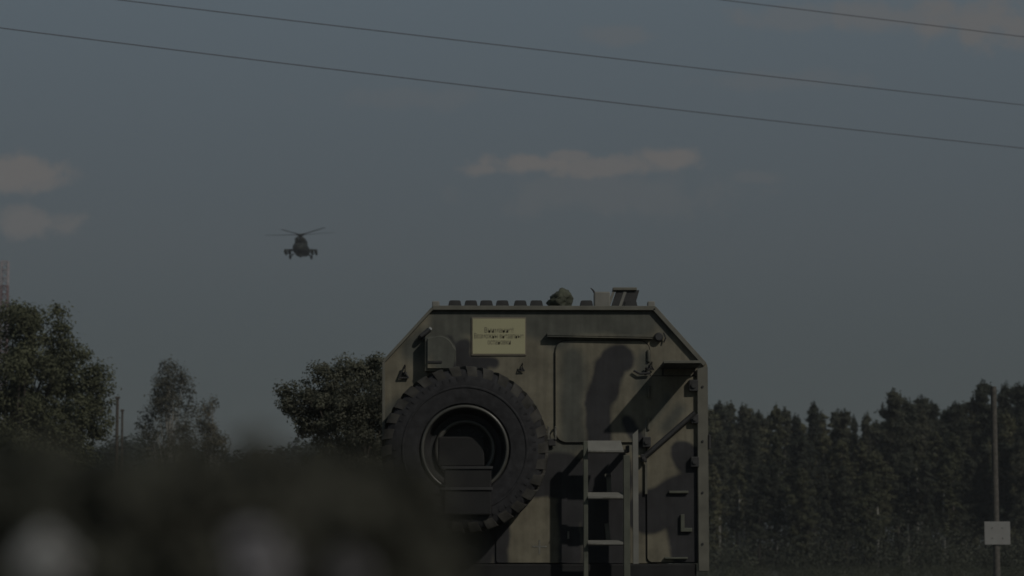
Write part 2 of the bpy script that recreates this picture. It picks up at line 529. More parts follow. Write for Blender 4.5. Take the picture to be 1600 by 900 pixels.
def broad_tree(name, base, height, ellipses, nclump, nleaf, leaf, lmat, bmat, label, cat='tree', seed=1, trunk_r=.16, clump=(.55, .95), group=None, droop=0.0):
    """ellipses: list of (dx, dz, rx, rz) lobes of the crown, metres from the base"""
    rnd = random.Random(seed)
    root = empty(name, base, label, cat, group)
    base = Vector(base)
    cen, spr, cnt = [], [], []
    area = [e[2] * e[3] for e in ellipses]
    for i in range(nclump):
        e = rnd.choices(ellipses, area)[0]
        while True:
            u = Vector((rnd.uniform(-1, 1), rnd.uniform(-1, 1), rnd.uniform(-1, 1)))
            if .35 < u.length < 1: break
        s = rnd.uniform(*clump)
        k = .93
        c = Vector((e[0] + u.x * max(e[2] - s * .6, .1) * k, u.y * max(e[2] - s * .6, .1) * .9, e[1] + u.z * max(e[3] - s * .5, .1) * k))
        if c.z < .5: c.z = .5 + rnd.random() * .5
        cen.append(c); spr.append((s, s, s * (rnd.uniform(.55, .9) + droop))); cnt.append(int(nleaf * (s / clump[1]) ** 2 * rnd.uniform(.7, 1.2)))
    me = leaves_mesh(name + '_leaves', [tuple(base + c) for c in cen], spr, cnt, leaf)
    obj('crown', me, lmat, root)
    b = bmesh.new()
    top = Vector((rnd.uniform(-.2, .2), rnd.uniform(-.2, .2), height * .85))
    tr = [base + Vector((0, 0, -.05)), base + top * .3 + Vector((rnd.uniform(-.1, .1), 0, 0)), base + top * .65, base + top]
    tube(b, tr, [trunk_r, trunk_r * .8, trunk_r * .45, trunk_r * .12], 8)
    for c in cen[::max(1, nclump // 45)]:
        t = max(.18, min(.9, (c.z / height) * .62))
        s0 = base + top * t
        mid = (s0 + base + c) / 2 + Vector((0, 0, -.06 * c.length * .3))
        tube(b, [s0, mid, base + c], [trunk_r * .38 * (1.1 - t), trunk_r * .2, trunk_r * .05], 5)
    obj('trunk', b, bmat, root, smooth=True)
    return root


def px_tree(name, Y, cpx, pxell, nclump, nleaf, leaf, lmat, bmat, label, **kw):
    """crown lobes given as pixel ellipses seen at depth Y"""
    k = ppm(Y)
    base = W(cpx, 860, Y); base.z = 0
    ell = []
    h = 0
    for (px, py, rx, ry) in pxell:
        p = W(px, py, Y)
        ell.append((p.x - base.x, p.z, rx / k, ry / k)); h = max(h, p.z + ry / k)
    return broad_tree(name, base, h, ell, nclump, nleaf, leaf, lmat, bmat, label, **kw)


# ------------------------------------------------------------------ truck
def pt(px, py, Y=0.0):
    p = W(px, py, Y)
    return (p.x, p.z)


ZB = pt(800, 880)[1]
outline = [pt(597, 880), pt(597, 566), pt(676, 479), pt(1022, 479), pt(1105, 570), pt(1105, 880)]
bm = bmesh.new()
prism(bm, outline, 0.0, 5.2)
body = obj('box_body', bm, M_CAMO, truck)
# edge trims (frame round the rear wall)
for (a, b_, w) in ((pt(676, 481.5), pt(1024, 482), .034), (pt(599, 566), pt(676, 482), .022), (pt(1022, 482), pt(1101, 570), .036),
                   (pt(599.5, 566), pt(599.5, 880), .022)):
    bm = bmesh.new()
    bar(bm, a, b_, w, -.034, -.0015 + 0.0)
    bmesh.ops.bevel(bm, geom=list(bm.edges), offset=.003, segments=1, affect='EDGES')
    obj('edge_trim', bm, M_TRIM, truck)
# right corner post
bm = bmesh.new()
x0, x1 = pt(1089, 700)[0], pt(1106, 700)[0]
prism(bm, [(x0, pt(0, 893)[1]), (x1, pt(0, 893)[1]), (x1, pt(0, 573)[1]), (x0, pt(0, 577)[1])], -.052, -.002)
bmesh.ops.bevel(bm, geom=list(bm.edges), offset=.005, segments=2, affect='EDGES')
post = obj('corner_post', bm, M_TRIM, truck)
for yy in (605, 690, 770, 850):
    bm = bmesh.new()
    c = pt(1097, yy)
    lathe_y(bm, c, [(.0001, -.060), (.008, -.060), (.010, -.0535), (.0001, -.0535)], 8)
    obj('bolt', bm, M_DARK, post)
bm = bmesh.new()
xz = pt(1107, 690)
box(bm, (xz[0] - .005, -.06, xz[1] - .06), (xz[0] + .016, -.02, xz[1] + .05), .004)
obj('hinge', bm, M_DARK, post)

# folding shelf sticking out of the upper right corner, which throws the broad slanting shadow
bm = bmesh.new()
xa, xb = pt(1031, 575)[0], pt(1088, 575)[0]
z = pt(0, 574)[1]
box(bm, (xa, -.50, z - .012), (xb, -.001, z + .012), .003)
shelf = obj('fold_out_shelf', bm, M_DARK, truck)  # coloured dark to paint in the shade of its underside, lip left lighter
bm = bmesh.new()
box(bm, (xa, -.512, z - .004), (xb, -.5005, z + .016), .002)
obj('shelf_lip', bm, M_TRIM, shelf)
for x in (xa + .02, xb - .02):
    bm = bmesh.new()
    tube(bm, [(x, -.003, z - .07), (x, -.10, z - .010)], .006, 6)
    obj('shelf_stay', bm, M_DARK, shelf)

# right access panel
bm = bmesh.new()
prism(bm, rrect(pt(1007, 0)[0], pt(0, 878)[1], pt(1085, 0)[0], pt(0, 588)[1], .03), -.016, -.002)
bmesh.ops.bevel(bm, geom=[e for e in bm.edges if abs(e.verts[0].co.y - e.verts[1].co.y) < 1e-6 and e.verts[0].co.y < -.01], offset=.003, segments=1, affect='EDGES')
panel = obj('access_panel', bm, M_CAMO, truck)
bm = bmesh.new()
prism(bm, rrect(pt(1005.8, 0)[0], pt(0, 879.3)[1], pt(1086.2, 0)[0], pt(0, 586.8)[1], .035), -.007, -.001)
obj('panel_seal', bm, M_SEAL, panel)
for ya, yb in ((657, 692), (722, 772)):
    bm = bmesh.new()
    bar(bm, pt(1009.5, ya), pt(1009.5, yb), .018, -.024, -.0165)
    obj('panel_edge_strip', bm, M_TRIM, panel)
# dark rod standing in for a thin slanting shadow across the panel
bm = bmesh.new()
a, b_ = W(1086, 645, -.05), W(1004, 716, -.05)
tube(bm, [a, b_], .020, 10)
obj('shadow_rod', bm, M_DARK, truck, smooth=True)
for (px, py, s) in ((1083, 603, 9), (1010, 691, 8), (1085, 722, 8), (1085, 655, 7), (1005, 716, 6)):
    bm = bmesh.new()
    c = pt(px, py)
    s /= 204
    box(bm, (c[0] - s * .8, -.062, c[1] - s), (c[0] + s * .8, -.0168, c[1] + s), .006)
    lathe_y(bm, c, [(.0001, -.075), (s * .45, -.075), (s * .45, -.06), (.0001, -.06)], 8)
    obj('hinge', bm, M_DARK, panel)
for (px, py, w, h) in ((1060, 769, 30, 4), (1066, 815, 6, 22), (1072, 828, 18, 6), (1056, 872, 36, 3)):
    bm = bmesh.new()
    c = pt(px, py)
    box(bm, (c[0] - w / 408, -.045, c[1] - h / 408), (c[0] + w / 408, -.0162, c[1] + h / 408), .004)
    obj('latch', bm, M_GREEN, panel)

# rear door
bm = bmesh.new()
prism(bm, rrect(pt(867, 0)[0], pt(0, 691)[1], pt(1012, 0)[0], pt(0, 533)[1], .075), -.020, -.002)
bmesh.ops.bevel(bm, geom=[e for e in bm.edges if abs(e.verts[0].co.y - e.verts[1].co.y) < 1e-6 and e.verts[0].co.y < -.01], offset=.004, segments=2, affect='EDGES')
door = obj('rear_door', bm, M_CAMO, truck)
bm = bmesh.new()
prism(bm, rrect(pt(865.8, 0)[0], pt(0, 692.2)[1], pt(1013.2, 0)[0], pt(0, 531.8)[1], .08), -.008, -.001)
obj('door_seal', bm, M_SEAL, door)
bm = bmesh.new()
a = pt(855, 523); b_ = pt(1019, 526)
bar(bm, a, b_, .026, -.060, -.0016)
bar(bm, (a[0], a[1] - .014), (b_[0], b_[1] - .014), .012, -.060, -.052)
obj('drip_rail', bm, M_CAMO, truck)
# latch left of the door, U shaped grips
for (px, py) in ((857, 677), (868, 677)):
    bm = bmesh.new()
    tube(bm, [W(px, py + 10, -.02), W(px, py + 9, -.055), W(px, py - 9, -.055), W(px, py - 10, -.02)], .008, 6)
    obj('door_grip', bm, M_STEEL, door, smooth=True)
bm = bmesh.new()
c = pt(862, 692)
box(bm, (c[0] - .03, -.05, c[1] - .025), (c[0] + .03, -.021, c[1] + .03), .006)
obj('latch', bm, M_DARK, door)
bm = bmesh.new()
tube(bm, [W(990, 579, -.045), W(1000, 584, -.05), W(1016, 583, -.05)], .009, 6)
tube(bm, [W(1010, 584, -.0205), W(1010, 574, -.05)], .010, 6)
obj('door_handle', bm, M_DARK, door, smooth=True)
for py in (556, 612, 662):
    bm = bmesh.new()
    a = W(1013.5, py, -.03)
    tube(bm, [a + Vector((0, 0, -.045)), a + Vector((0, 0, .045))], .012, 8)
    obj('hinge', bm, M_CAMO, door, smooth=True)

# ports and cleats on the rear wall
bm = bmesh.new()
c = pt(1029, 527)
lathe_y(bm, c, [(.0001, -.05), (.026, -.05), (.034, -.042), (.036, -.0015), (.0001, -.0015)], 16)
port = obj('marker_lamp', bm, M_DARK, truck, smooth=True)
bm = bmesh.new()
tube(bm, [W(1037, 520, -.02), W(1040, 528, -.03), W(1037, 535, -.02)], .006, 5)
obj('wire_guard', bm, M_DARK, port)


def cleat(px, py, s):
    bm = bmesh.new()
    c = W(px, py, 0)
    u = s / 204
    box(bm, (c.x - u * .5, -.012, c.z - u * .75), (c.x + u * .5, -.0012, c.z - u * .05), .003)
    pts = [c + Vector((-u * .8, -.02, -u)), c + Vector((u * .25, -.045, u)), c + Vector((u * .2, -.03, -u * .2)), c + Vector((u * .75, -.02, -u * .95))]
    tube(bm, pts, u * .17, 6)
    tube(bm, [pts[0], pts[3]], u * .16, 6)
    obj('tie_down_ring', bm, M_DARK, truck, smooth=True)


cleat(631, 581, 10); cleat(815, 574, 6); cleat(1017, 572, 6)
# angled grab tube near the left chamfer
bm = bmesh.new()
tube(bm, [W(656, 528, -.02), W(659, 525, -.06), W(671, 515, -.06)], .020, 10)
g = obj('lamp_bracket', bm, M_DARK, truck, smooth=True)
bm = bmesh.new()
tube(bm, [W(670, 516, -.06), W(673, 513, -.075)], .014, 10)
obj('lamp_lens', bm, M_GLASS, g)
# rounded ventilation hood above the wheel
bm = bmesh.new()
x0, z0 = pt(665, 581); x1, z1 = pt(713, 524)
pts = [(x0, z0), (x1, z0)] + [(x1 - .13 + .13 * math.cos(R(a)), z1 - .13 + .13 * math.sin(R(a))) for a in range(0, 91, 15)] + [(x0, z1 - .02)]
prism(bm, pts, -.13, -.0018)
bmesh.ops.bevel(bm, geom=[e for e in bm.edges if abs(e.verts[0].co.y - e.verts[1].co.y) < 1e-6 and e.verts[0].co.y < -.1], offset=.02, segments=3, affect='EDGES')
hood = obj('ventilation_hood', bm, M_CAMO, truck, smooth=True)
bm = bmesh.new()
box(bm, (x0 + .02, -.139, z0 + .06), (x0 + .13, -.128, z0 + .075))
obj('hood_strap', bm, M_DARK, hood)

# lower skirt panel left of the ladder with the white cross
bm = bmesh.new()
prism(bm, rrect(pt(776, 0)[0], pt(0, 879)[1], pt(885, 0)[0], pt(0, 700)[1], .02), -.014, -.002)
skirt = obj('skirt_panel', bm, M_CAMO, truck)
bm = bmesh.new()
c = pt(843, 854)
prism(bm, [(c[0] + x, c[1] + y) for x, y in ((-.055, -.006), (-.006, -.006), (-.006, -.055), (.006, -.055), (.006, -.006), (.055, -.006), (.055, .006),
                                             (.006, .006), (.006, .05), (-.006, .05), (-.006, .006), (-.055, .006))], -.0165, -.0145)
obj('white_cross_mark', bm, M_STEEL, skirt)
bm = bmesh.new()
tube(bm, [W(888, 830, -.03), W(888, 842, -.03)], .008, 6)
obj('skirt_latch', bm, M_STEEL, skirt)

# warning sign
bm = bmesh.new()
x0, z0 = pt(738.5, 553); x1, z1 = pt(820.5, 498)
box(bm, (x0 - .008, -.010, z0 - .012), (x1 + .008, -.0022, z1 + .012))
sign = obj('warning_sign', bm, M_SIGNRED, truck)
bm = bmesh.new()
box(bm, (x0, -.0135, z0), (x1, -.0103, z1))
obj('sign_face', bm, M_YELLOW, sign)


def text(body, px0, px1, py, parent):
    cu = bpy.data.curves.new('t', 'FONT')
    cu.body = body; cu.size = 1; cu.offset = .004
    o = bpy.data.objects.new('t', cu); COL.objects.link(o)
    dg = bpy.context.evaluated_depsgraph_get()
    me = bpy.data.meshes.new_from_object(o.evaluated_get(dg))
    bpy.data.objects.remove(o)
    b = bmesh.new(); b.from_mesh(me)
    xs_ = [v.co.x for v in b.verts]; ys_ = [v.co.y for v in b.verts]
    a, c = pt(px0, py), pt(px1, py)
    sx = (c[0] - a[0]) / (max(xs_) - min(xs_))
    sz = .040 / .72
    mn = min(xs_)
    for v in b.verts:
        v.co = Vector((a[0] + (v.co.x - mn) * sx, -.0142, a[1] + (v.co.y - .35) * sz))
    o = obj('lettering', b, M_INK, parent)


text('Внимание!', 757, 802, 516, sign)
text('Возможны внезапные', 741, 818, 525, sign)
text('остановки', 762, 798, 534.5, sign)

# spare wheel
WC = pt(727, 703, -.25)
WR = .628
bm = bmesh.new()
lathe_y(bm, WC, [(.0001, -.20), (.10, -.20), (.205, -.20), (.235, -.25), (.235, -.12), (.0001, -.12)], 40)
spare = obj('spare_wheel', bm, M_DARK, truck, smooth=True)
bm = bmesh.new()
prof = [(.325, -.415), (.345, -.440), (.38, -.446), (.44, -.450), (.50, -.448), (.545, -.438), (.555, -.432), (.575, -.425), (.598, -.405), (.604, -.37), (.606, -.25),
        (.604, -.13), (.598, -.095), (.575, -.075), (.50, -.055), (.40, -.055), (.33, -.085), (.31, -.12), (.30, -.25), (.31, -.39)]
lathe_y(bm, WC, prof, 72)
# moulded ring on the sidewall
lathe_y(bm, WC, [(.455, -.449), (.46, -.456), (.47, -.456), (.475, -.449)], 72)
for k in range(60):
    a = 2 * math.pi * k / 60
    if k % 15 > 11: continue
    q = [(.505, a - .012), (.505, a + .012), (.535, a + .012), (.535, a - .012)]
    va = [bm.verts.new((WC[0] + r * math.cos(t), -.4475, WC[1] + r * math.sin(t))) for r, t in q]
    vb = [bm.verts.new((WC[0] + r * math.cos(t), -.438, WC[1] + r * math.sin(t))) for r, t in q]
    bm.faces.new(va)
    for j in range(4): bm.faces.new((va[j], vb[j], vb[(j + 1) % 4], va[(j + 1) % 4]))
tyre = obj('tyre', bm, M_RUBBER, spare, smooth=True)
# tread lugs wrapping over the shoulder
bm = bmesh.new()
NL = 30
for side in (0, 1):
    for k in range(NL):
        a = 2 * math.pi * (k + .5 * side) / NL
        da = 2 * math.pi / NL * .31
        tw = .10 if side == 0 else -.10
        if side == 0:
            st = [(.548, -.436, .0), (.590, -.432, .15), (WR - .006, -.408, .3), (WR, -.36, .5), (WR, -.252, 1.0)]
        else:
            st = [(.548, -.068, .0), (.590, -.075, .15), (WR - .006, -.095, .3), (WR, -.14, .5), (WR, -.248, 1.0)]
        rows = []
        for (r, y, t) in st:
            rows.append([(r, y, a - da + tw * t), (r, y, a + da + tw * t)])
        inn = [(.54, st[0][1] + (.02 if side == 0 else -.02)), (.57, st[1][1] + (.03 if side == 0 else -.03)), (.59, -.385 if side == 0 else -.12), (.60, st[3][1]), (.60, st[4][1])]

        def mk(r, y, an):
            return bm.verts.new((WC[0] + r * math.cos(an), y, WC[1] + r * math.sin(an)))
        o1 = [[mk(*p) for p in row] for row in rows]
        i1 = [[mk(inn[j][0], inn[j][1], row[0][2]), mk(inn[j][0], inn[j][1], row[1][2])] for j, row in enumerate(rows)]
        for j in range(4):
            bm.faces.new((o1[j][0], o1[j][1], o1[j + 1][1], o1[j + 1][0]))
            bm.faces.new((o1[j][0], o1[j + 1][0], i1[j + 1][0], i1[j][0]))
            bm.faces.new((o1[j][1], i1[j][1], i1[j + 1][1], o1[j + 1][1]))
        bm.faces.new((o1[0][0], i1[0][0], i1[0][1], o1[0][1]))
        bm.faces.new((o1[4][0], o1[4][1], i1[4][1], i1[4][0]))
obj('tread', bm, M_TREAD, spare, smooth=True)
bm = bmesh.new()
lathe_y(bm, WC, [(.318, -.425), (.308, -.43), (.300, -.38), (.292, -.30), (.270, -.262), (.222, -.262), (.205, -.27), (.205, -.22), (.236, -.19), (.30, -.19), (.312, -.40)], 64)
rim = obj('rim', bm, M_DARK, spare, smooth=True)  # dish painted dark in place of shade, flange and hub ring kept lighter


def torus_prof(r0, y0, a, n=10):
    return [(r0 + a * math.cos(2 * math.pi * k / n), y0 + a * math.sin(2 * math.pi * k / n)) for k in range(n)]


bm = bmesh.new()
lathe_y(bm, WC, torus_prof(.318, -.445, .013), 64)
obj('rim_flange', bm, M_RIM, rim, smooth=True)
bm = bmesh.new()
lathe_y(bm, WC, torus_prof(.215, -.275, .020), 56)
obj('hub_ring', bm, M_RIM, rim, smooth=True)
for k in range(10):
    a = 2 * math.pi * k / 10
    c = (WC[0] + .155 * math.cos(a), WC[1] + .155 * math.sin(a))
    bm = bmesh.new()
    lathe_y(bm, c, [(.0001, -.235), (.013, -.235), (.016, -.2008), (.0001, -.2008)], 6)
    obj('wheel_nut', bm, M_DARK, spare)
# carrier bracket
bm = bmesh.new()
a, b_ = pt(684, 729, -.3), pt(757, 682, -.3)
box(bm, (a[0], -.30, a[1]), (b_[0], -.2355, b_[1]), .012)
bracket = obj('carrier_bracket', bm, M_SEAL, truck)
bm = bmesh.new()
a, b_ = pt(700, 805, -.45), pt(768, 733, -.45)
box(bm, (a[0] - .03, -.485, a[1]), (b_[0], -.452, b_[1]), .012)
arm = obj('carrier_arm', bm, M_SEAL, bracket)
for py in (731, 764):
    bm = bmesh.new()
    z = pt(0, py, -.45)[1]
    box(bm, (a[0] - .05, -.497, z - .010), (b_[0] + .01, -.4855, z + .010), .003)
    obj('carrier_strap', bm, M_DARK, bracket)
bm = bmesh.new()
box(bm, (WC[0] - .08, -.1195, WC[1] - .08), (WC[0] + .08, -.001, WC[1] + .08))
obj('carrier_stub', bm, M_DARK, bracket)

# ladder
LY = -.30
bm = bmesh.new()
zt, zb = pt(0, 689, LY)[1], pt(0, 925, LY)[1]
x = pt(915, 700, LY)[0]
box(bm, (x - .017, LY, zb), (x + .017, LY + .07, zt), .004)
x = pt(979, 700, LY)[0]
box(bm, (x - .024, LY, zb), (x + .024, LY + .07, pt(0, 711, LY)[1]), .004)
ladder = obj('ladder', bm, M_GREEN, truck)
bm = bmesh.new()
xa, xb = pt(988.5, 700, LY)[0], pt(997, 700, LY)[0]
prism(bm, [(xa, pt(0, 881, LY)[1]), (xb, pt(0, 881, LY)[1]), (xb, pt(0, 671, LY)[1]), (xa, pt(0, 679, LY)[1])], LY - .02, LY + .06)
obj('ladder_side_channel', bm, M_CLOTH, ladder)
for i, (py, h, x1p) in enumerate(((705, 21, 975), (777, 12, 974), (849, 9, 974))):
    bm = bmesh.new()
    xa, xb = pt(918.8, py, LY)[0], pt(x1p - .5, py, LY)[0]
    zt = pt(0, py - h + 4, LY)[1]; zl = pt(0, py + 3, LY)[1]
    # tread: sloping plate with a rolled front lip
    prof = [(LY + .05, zt), (LY + .05, zt - .012), (LY - .03, zl - .002), (LY - .045, zl + .006), (LY - .045, zl + .020), (LY - .03, zl + .012)]
    va = [bm.verts.new((xa, y, z)) for y, z in prof]; vb = [bm.verts.new((xb if j > 1 else xb - (.02 if i == 0 else 0), y, z)) for j, (y, z) in enumerate(prof)]
    bm.faces.new(va); bm.faces.new(vb[::-1])
    for j in range(6):
        bm.faces.new((va[j], va[(j + 1) % 6], vb[(j + 1) % 6], vb[j]))
    st = obj('step', bm, M_CLOTH, ladder)
    bm = bmesh.new()
    fx = (xa + .01, xa + .13) if i != 1 else (xb - .15, xb - .02)
    tube(bm, [(fx[0], LY - .046, zl + .010), (fx[1], LY - .046, zl + .010)], .0075, 6)
    obj('step_lip', bm, M_STEEL, st)
for (px, py0, py1, dx) in ((951, 742, 771, -6), (948, 818, 846, 4)):
    bm = bmesh.new()
    bar(bm, pt(px, py0, -.08), pt(px + 2 + dx * .2, py1, -.08), .034, -.10, -.055)
    bar(bm, pt(px + dx, py0 + 1, -.08), pt(px + 3, py0 + 1, -.08), .025, -.10, -.055)
    obj('ladder_stay', bm, M_TRIM, ladder)
for px in (915, 979):
    bm = bmesh.new()
    c = W(px, 700, 0)
    box(bm, (c.x - .01, LY + .04, c.z - .04), (c.x + .01, -.021, c.z + .01))
    obj('ladder_hook', bm, M_DARK, ladder)

# ---- roof furniture (parts bolted to the roof)
def roof_z(): return pt(0, 479)[1]


RZ = roof_z()
for px in (681, 1017):
    bm = bmesh.new()
    a = W(px, 473, .02)
    box(bm, (a.x - .028, -.03, RZ - .01), (a.x + .028, .06, pt(0, 471)[1]), .008)
    obj('lifting_lug', bm, M_CLOTH, truck)
for px in (711, 736, 760, 785, 813, 838, 916, 985):
    bm = bmesh.new()
    a = W(px, 470, .10)
    zt = W(px, 470.3, .10).z
    pts = [(a.x - .054, RZ - .004), (a.x + .054, RZ - .004), (a.x + .044, zt - .008), (a.x + .034, zt), (a.x - .034, zt), (a.x - .044, zt - .008)]
    prism(bm, pts, .04, .22)
    bmesh.ops.bevel(bm, geom=[e for e in bm.edges if abs(e.verts[0].co.y - e.verts[1].co.y) < 1e-6], offset=.006, segments=2, affect='EDGES')
    cl = obj('roof_vent', bm, M_DARK, truck)
# front-right box with whip antenna
bm = bmesh.new()
a, b_ = W(928, 472, .25), W(953, 456.5, .25)
box(bm, (a.x, .2, RZ - .003), (b_.x, .36, b_.z), .01)
eb = obj('antenna_tuner_box', bm, M_CLOTH, truck)
bm = bmesh.new()
tube(bm, [W(930, 459, .25), W(927, 454, .25), W(923, 450, .25)], [.010, .007, .004], 6)
obj('antenna_stub', bm, M_DARK, eb)
# work lights: flat bar on two tilted lamps
bm = bmesh.new()
a, b_ = W(957, 455, .3), W(994.5, 450.5, .3)
box(bm, (a.x, .22, a.z), (b_.x, .38, b_.z), .004)
bar_ = obj('light_bar', bm, M_TRIM, truck)
for px, tp in ((962, 970), (980, 988)):
    bm = bmesh.new()
    p0, p1 = W(px, 474, .3), W(tp, 454.6, .3)
    d = (p1 - p0)
    wv = Vector((.052, 0, 0))
    prism(bm, [((p0 - wv * .9).x, RZ - .004), ((p0 + wv * .9).x, RZ - .004), ((p1 + wv).x, p1.z), ((p1 - wv * .7).x, p1.z)], .24, .36)
    lm = obj('work_lamp', bm, M_DARK, bar_)
    bm = bmesh.new()
    bar(bm, (p0.x - .062, RZ + .012), (p1.x - .058, p1.z - .01), .022, .235, .25)
    obj('lamp_lens', bm, M_CLOTH, lm)

# ---- the rest of the truck, under and ahead of the body
bm = bmesh.new()
for sx in (-1, 1):
    box(bm, (TRUCK_LOC.x + sx * .45 - .05, .05, ZB - .36), (TRUCK_LOC.x + sx * .45 + .05, 7.6, ZB - .12))
for y in (.08, 1.6, 3.2, 4.8, 6.6):
    box(bm, (TRUCK_LOC.x - .95, y, ZB - .119), (TRUCK_LOC.x + .95, y + .12, ZB - .002))
chassis = obj('chassis_frame', bm, M_DARK, truck)
bm = bmesh.new()
box(bm, (TRUCK_LOC.x - 1.2, -.02, ZB - .34), (TRUCK_LOC.x + 1.16, .045, ZB - .006), .01)
obj('bumper_shade_board', bm, M_SEAL, truck)  # bumper widened and near-black, hides lit ground to imitate shade under the body
for y in (1.2, 2.6, 6.2):
    bm = bmesh.new()
    tube(bm, [(TRUCK_LOC.x - .9, y, .62), (TRUCK_LOC.x + .9, y, .62)], .09, 12)
    box(bm, (TRUCK_LOC.x - .2, y - .22, .40), (TRUCK_LOC.x + .2, y + .22, .86), .08)
    box(bm, (TRUCK_LOC.x - .52, y - .05, .55), (TRUCK_LOC.x - .40, y + .05, ZB - .30))
    box(bm, (TRUCK_LOC.x + .40, y - .05, .55), (TRUCK_LOC.x + .52, y + .05, ZB - .30))
    obj('axle', bm, M_DARK, chassis)
    for sx in (-1, 1):
        bm = bmesh.new()
        lathe_y(bm, (0, 0), [(.33, -.16), (.45, -.19), (.56, -.18), (.62, -.15), (.63, 0), (.62, .15), (.56, .18), (.45, .19), (.33, .16)], 40)
        bmesh.ops.rotate(bm, verts=bm.verts, cent=(0, 0, 0), matrix=Matrix.Rotation(R(90), 3, 'Z'))
        bmesh.ops.translate(bm, verts=bm.verts, vec=(TRUCK_LOC.x + sx * 1.02, y, .625))
        ty = obj('wheel', bm, M_RUBBER, truck, smooth=True)
        bm = bmesh.new()
        lathe_y(bm, (0, 0), [(.0001, -.06), (.2, -.06), (.33, -.158), (.335, .158), (.2, .06), (.0001, .06)], 32)
        bmesh.ops.rotate(bm, verts=bm.verts, cent=(0, 0, 0), matrix=Matrix.Rotation(R(90), 3, 'Z'))
        bmesh.ops.translate(bm, verts=bm.verts, vec=(TRUCK_LOC.x + sx * 1.02, y, .625))
        obj('rim', bm, M_RIM, ty, smooth=True)
bm = bmesh.new()
x0, x1 = TRUCK_LOC.x - 1.2, TRUCK_LOC.x + 1.2
yz = [(5.35, ZB - .15), (7.9, ZB - .15), (7.9, 1.9), (7.45, 2.75), (5.35, 2.80)]
va = [bm.verts.new((x0, y, z)) for y, z in yz]; vb = [bm.verts.new((x1, y, z)) for y, z in yz]
bm.faces.new(va); bm.faces.new(vb[::-1])
for j in range(5):
    bm.faces.new((va[j], va[(j + 1) % 5], vb[(j + 1) % 5], vb[j]))
bmesh.ops.bevel(bm, geom=list(bm.edges), offset=.05, segments=2, affect='EDGES')
cab = obj('cab', bm, M_CAMO, truck)
bm = bmesh.new()
box(bm, (TRUCK_LOC.x - .5, 5.19, ZB + .1), (TRUCK_LOC.x + .5, 5.36, ZB + .5))
obj('cab_joint', bm, M_DARK, cab)

# ---- bundle lying on the roof: a thing of its own
bm = bmesh.new()
c0 = W(874, 470, .3)
bmesh.ops.create_icosphere(bm, subdivisions=4, radius=1)
from mathutils import noise as mn
for v in bm.verts:
    n_ = 1 + .20 * mn.noise(v.co * 2.1 + Vector((3.1, 0, 0))) + .10 * mn.noise(v.co * 5.3)
    t = max(-.55, v.co.z)
    v.co = Vector((c0.x + v.co.x * .098 * n_ + (.012 if t > .2 else 0), .32 + v.co.y * .14 * n_, RZ + .036 + t * .094 * n_ * (1.12 if v.co.x > -.1 else .88)))
zm = min(v.co.z for v in bm.verts)
for v in bm.verts: v.co.z += RZ - zm + .0005
tag(obj('tarpaulin_bundle', bm, M_TARP, None, smooth=True), 'crumpled olive tarpaulin bundle lying on the truck roof', 'bundle')

# ------------------------------------------------------------------ helicopter
HY = F / 9.0 - 20
hb = W(470, 400, HY)
heli = empty('helicopter', W(470, 405, HY), 'dark military helicopter with weapon pods flying towards the viewer in the sky', 'helicopter')
K = 1 / 9.0


def H(px, py, dy=0.0):
    p = W(px, py, HY); p.y = HY + dy
    return p


def hull(bm, secs, seg=20):
    """cross sections (y, cx, cz, rx, rz, squareness)"""
    rings = []
    for (y, cx, cz, rx, rz, e) in secs:
        ring = []
        for k in range(seg):
            a = 2 * math.pi * k / seg
            ca, sa = math.cos(a), math.sin(a)
            ring.append(bm.verts.new((cx + rx * math.copysign(abs(ca) ** e, ca), y, cz + rz * math.copysign(abs(sa) ** e, sa))))
        rings.append(ring)
    for a, b in zip(rings, rings[1:]):
        for k in range(seg):
            bm.faces.new((a[k], a[(k + 1) % seg], b[(k + 1) % seg], b[k]))
    bm.faces.new(rings[0][::-1]); bm.faces.new(rings[-1])


hc = H(470, 389)
bm = bmesh.new()
hull(bm, [(HY - 4.2, hc.x, hc.z - .30, .25, .25, 1), (HY - 3.9, hc.x, hc.z - .22, .8, .55, .9), (HY - 3.0, hc.x, hc.z - .05, 1.15, .82, .75), (HY - 1.5, hc.x, hc.z, 1.3, .9, .6),
          (HY + 4, hc.x, hc.z, 1.3, .9, .6), (HY + 6.5, hc.x, hc.z + .2, .9, .8, .8), (HY + 8, hc.x, hc.z + .45, .45, .45, 1), (HY + 14.5, hc.x, hc.z + .8, .22, .25, 1)])
fus = obj('fuselage', bm, M_HELI, heli, smooth=True)
bm = bmesh.new()
for s in (-1, 1):
    box(bm, (hc.x + s * .42 - .34, HY - 3.75, hc.z + .02), (hc.x + s * .42 + .34, HY - 3.1, hc.z + .5), .1)
obj('windscreen', bm, M_CANOPY, fus, smooth=True)
for s in (-1, 1):
    bm = bmesh.new()
    e = H(470 + s * 3.9, 376.5)
    hull(bm, [(HY - 2.4, e.x, e.z - .05, .28, .3, 1), (HY - 2.2, e.x, e.z, .42, .45, .9), (HY + 1.5, e.x, e.z, .48, .5, .8), (HY + 2.5, e.x, e.z, .3, .35, 1)])
    obj('engine_nacelle', bm, M_HELI, fus, smooth=True)
bm = bmesh.new()
e = H(470, 379)
box(bm, (e.x - .95, HY - 1.4, e.z - .5), (e.x + .95, HY + 3.4, e.z + .62), .25)
obj('gearbox_fairing', bm, M_HELI, fus, smooth=True)
bm = bmesh.new()
a, b_ = H(470, 374), H(470, 365.4)
tube(bm, [a, b_], [.30, .20], 10)
tube(bm, [H(470, 368.4), H(470, 365.6)], [.55, .42], 10)
mast = obj('rotor_mast', bm, M_HELI, heli, smooth=True)
RL = 6.4
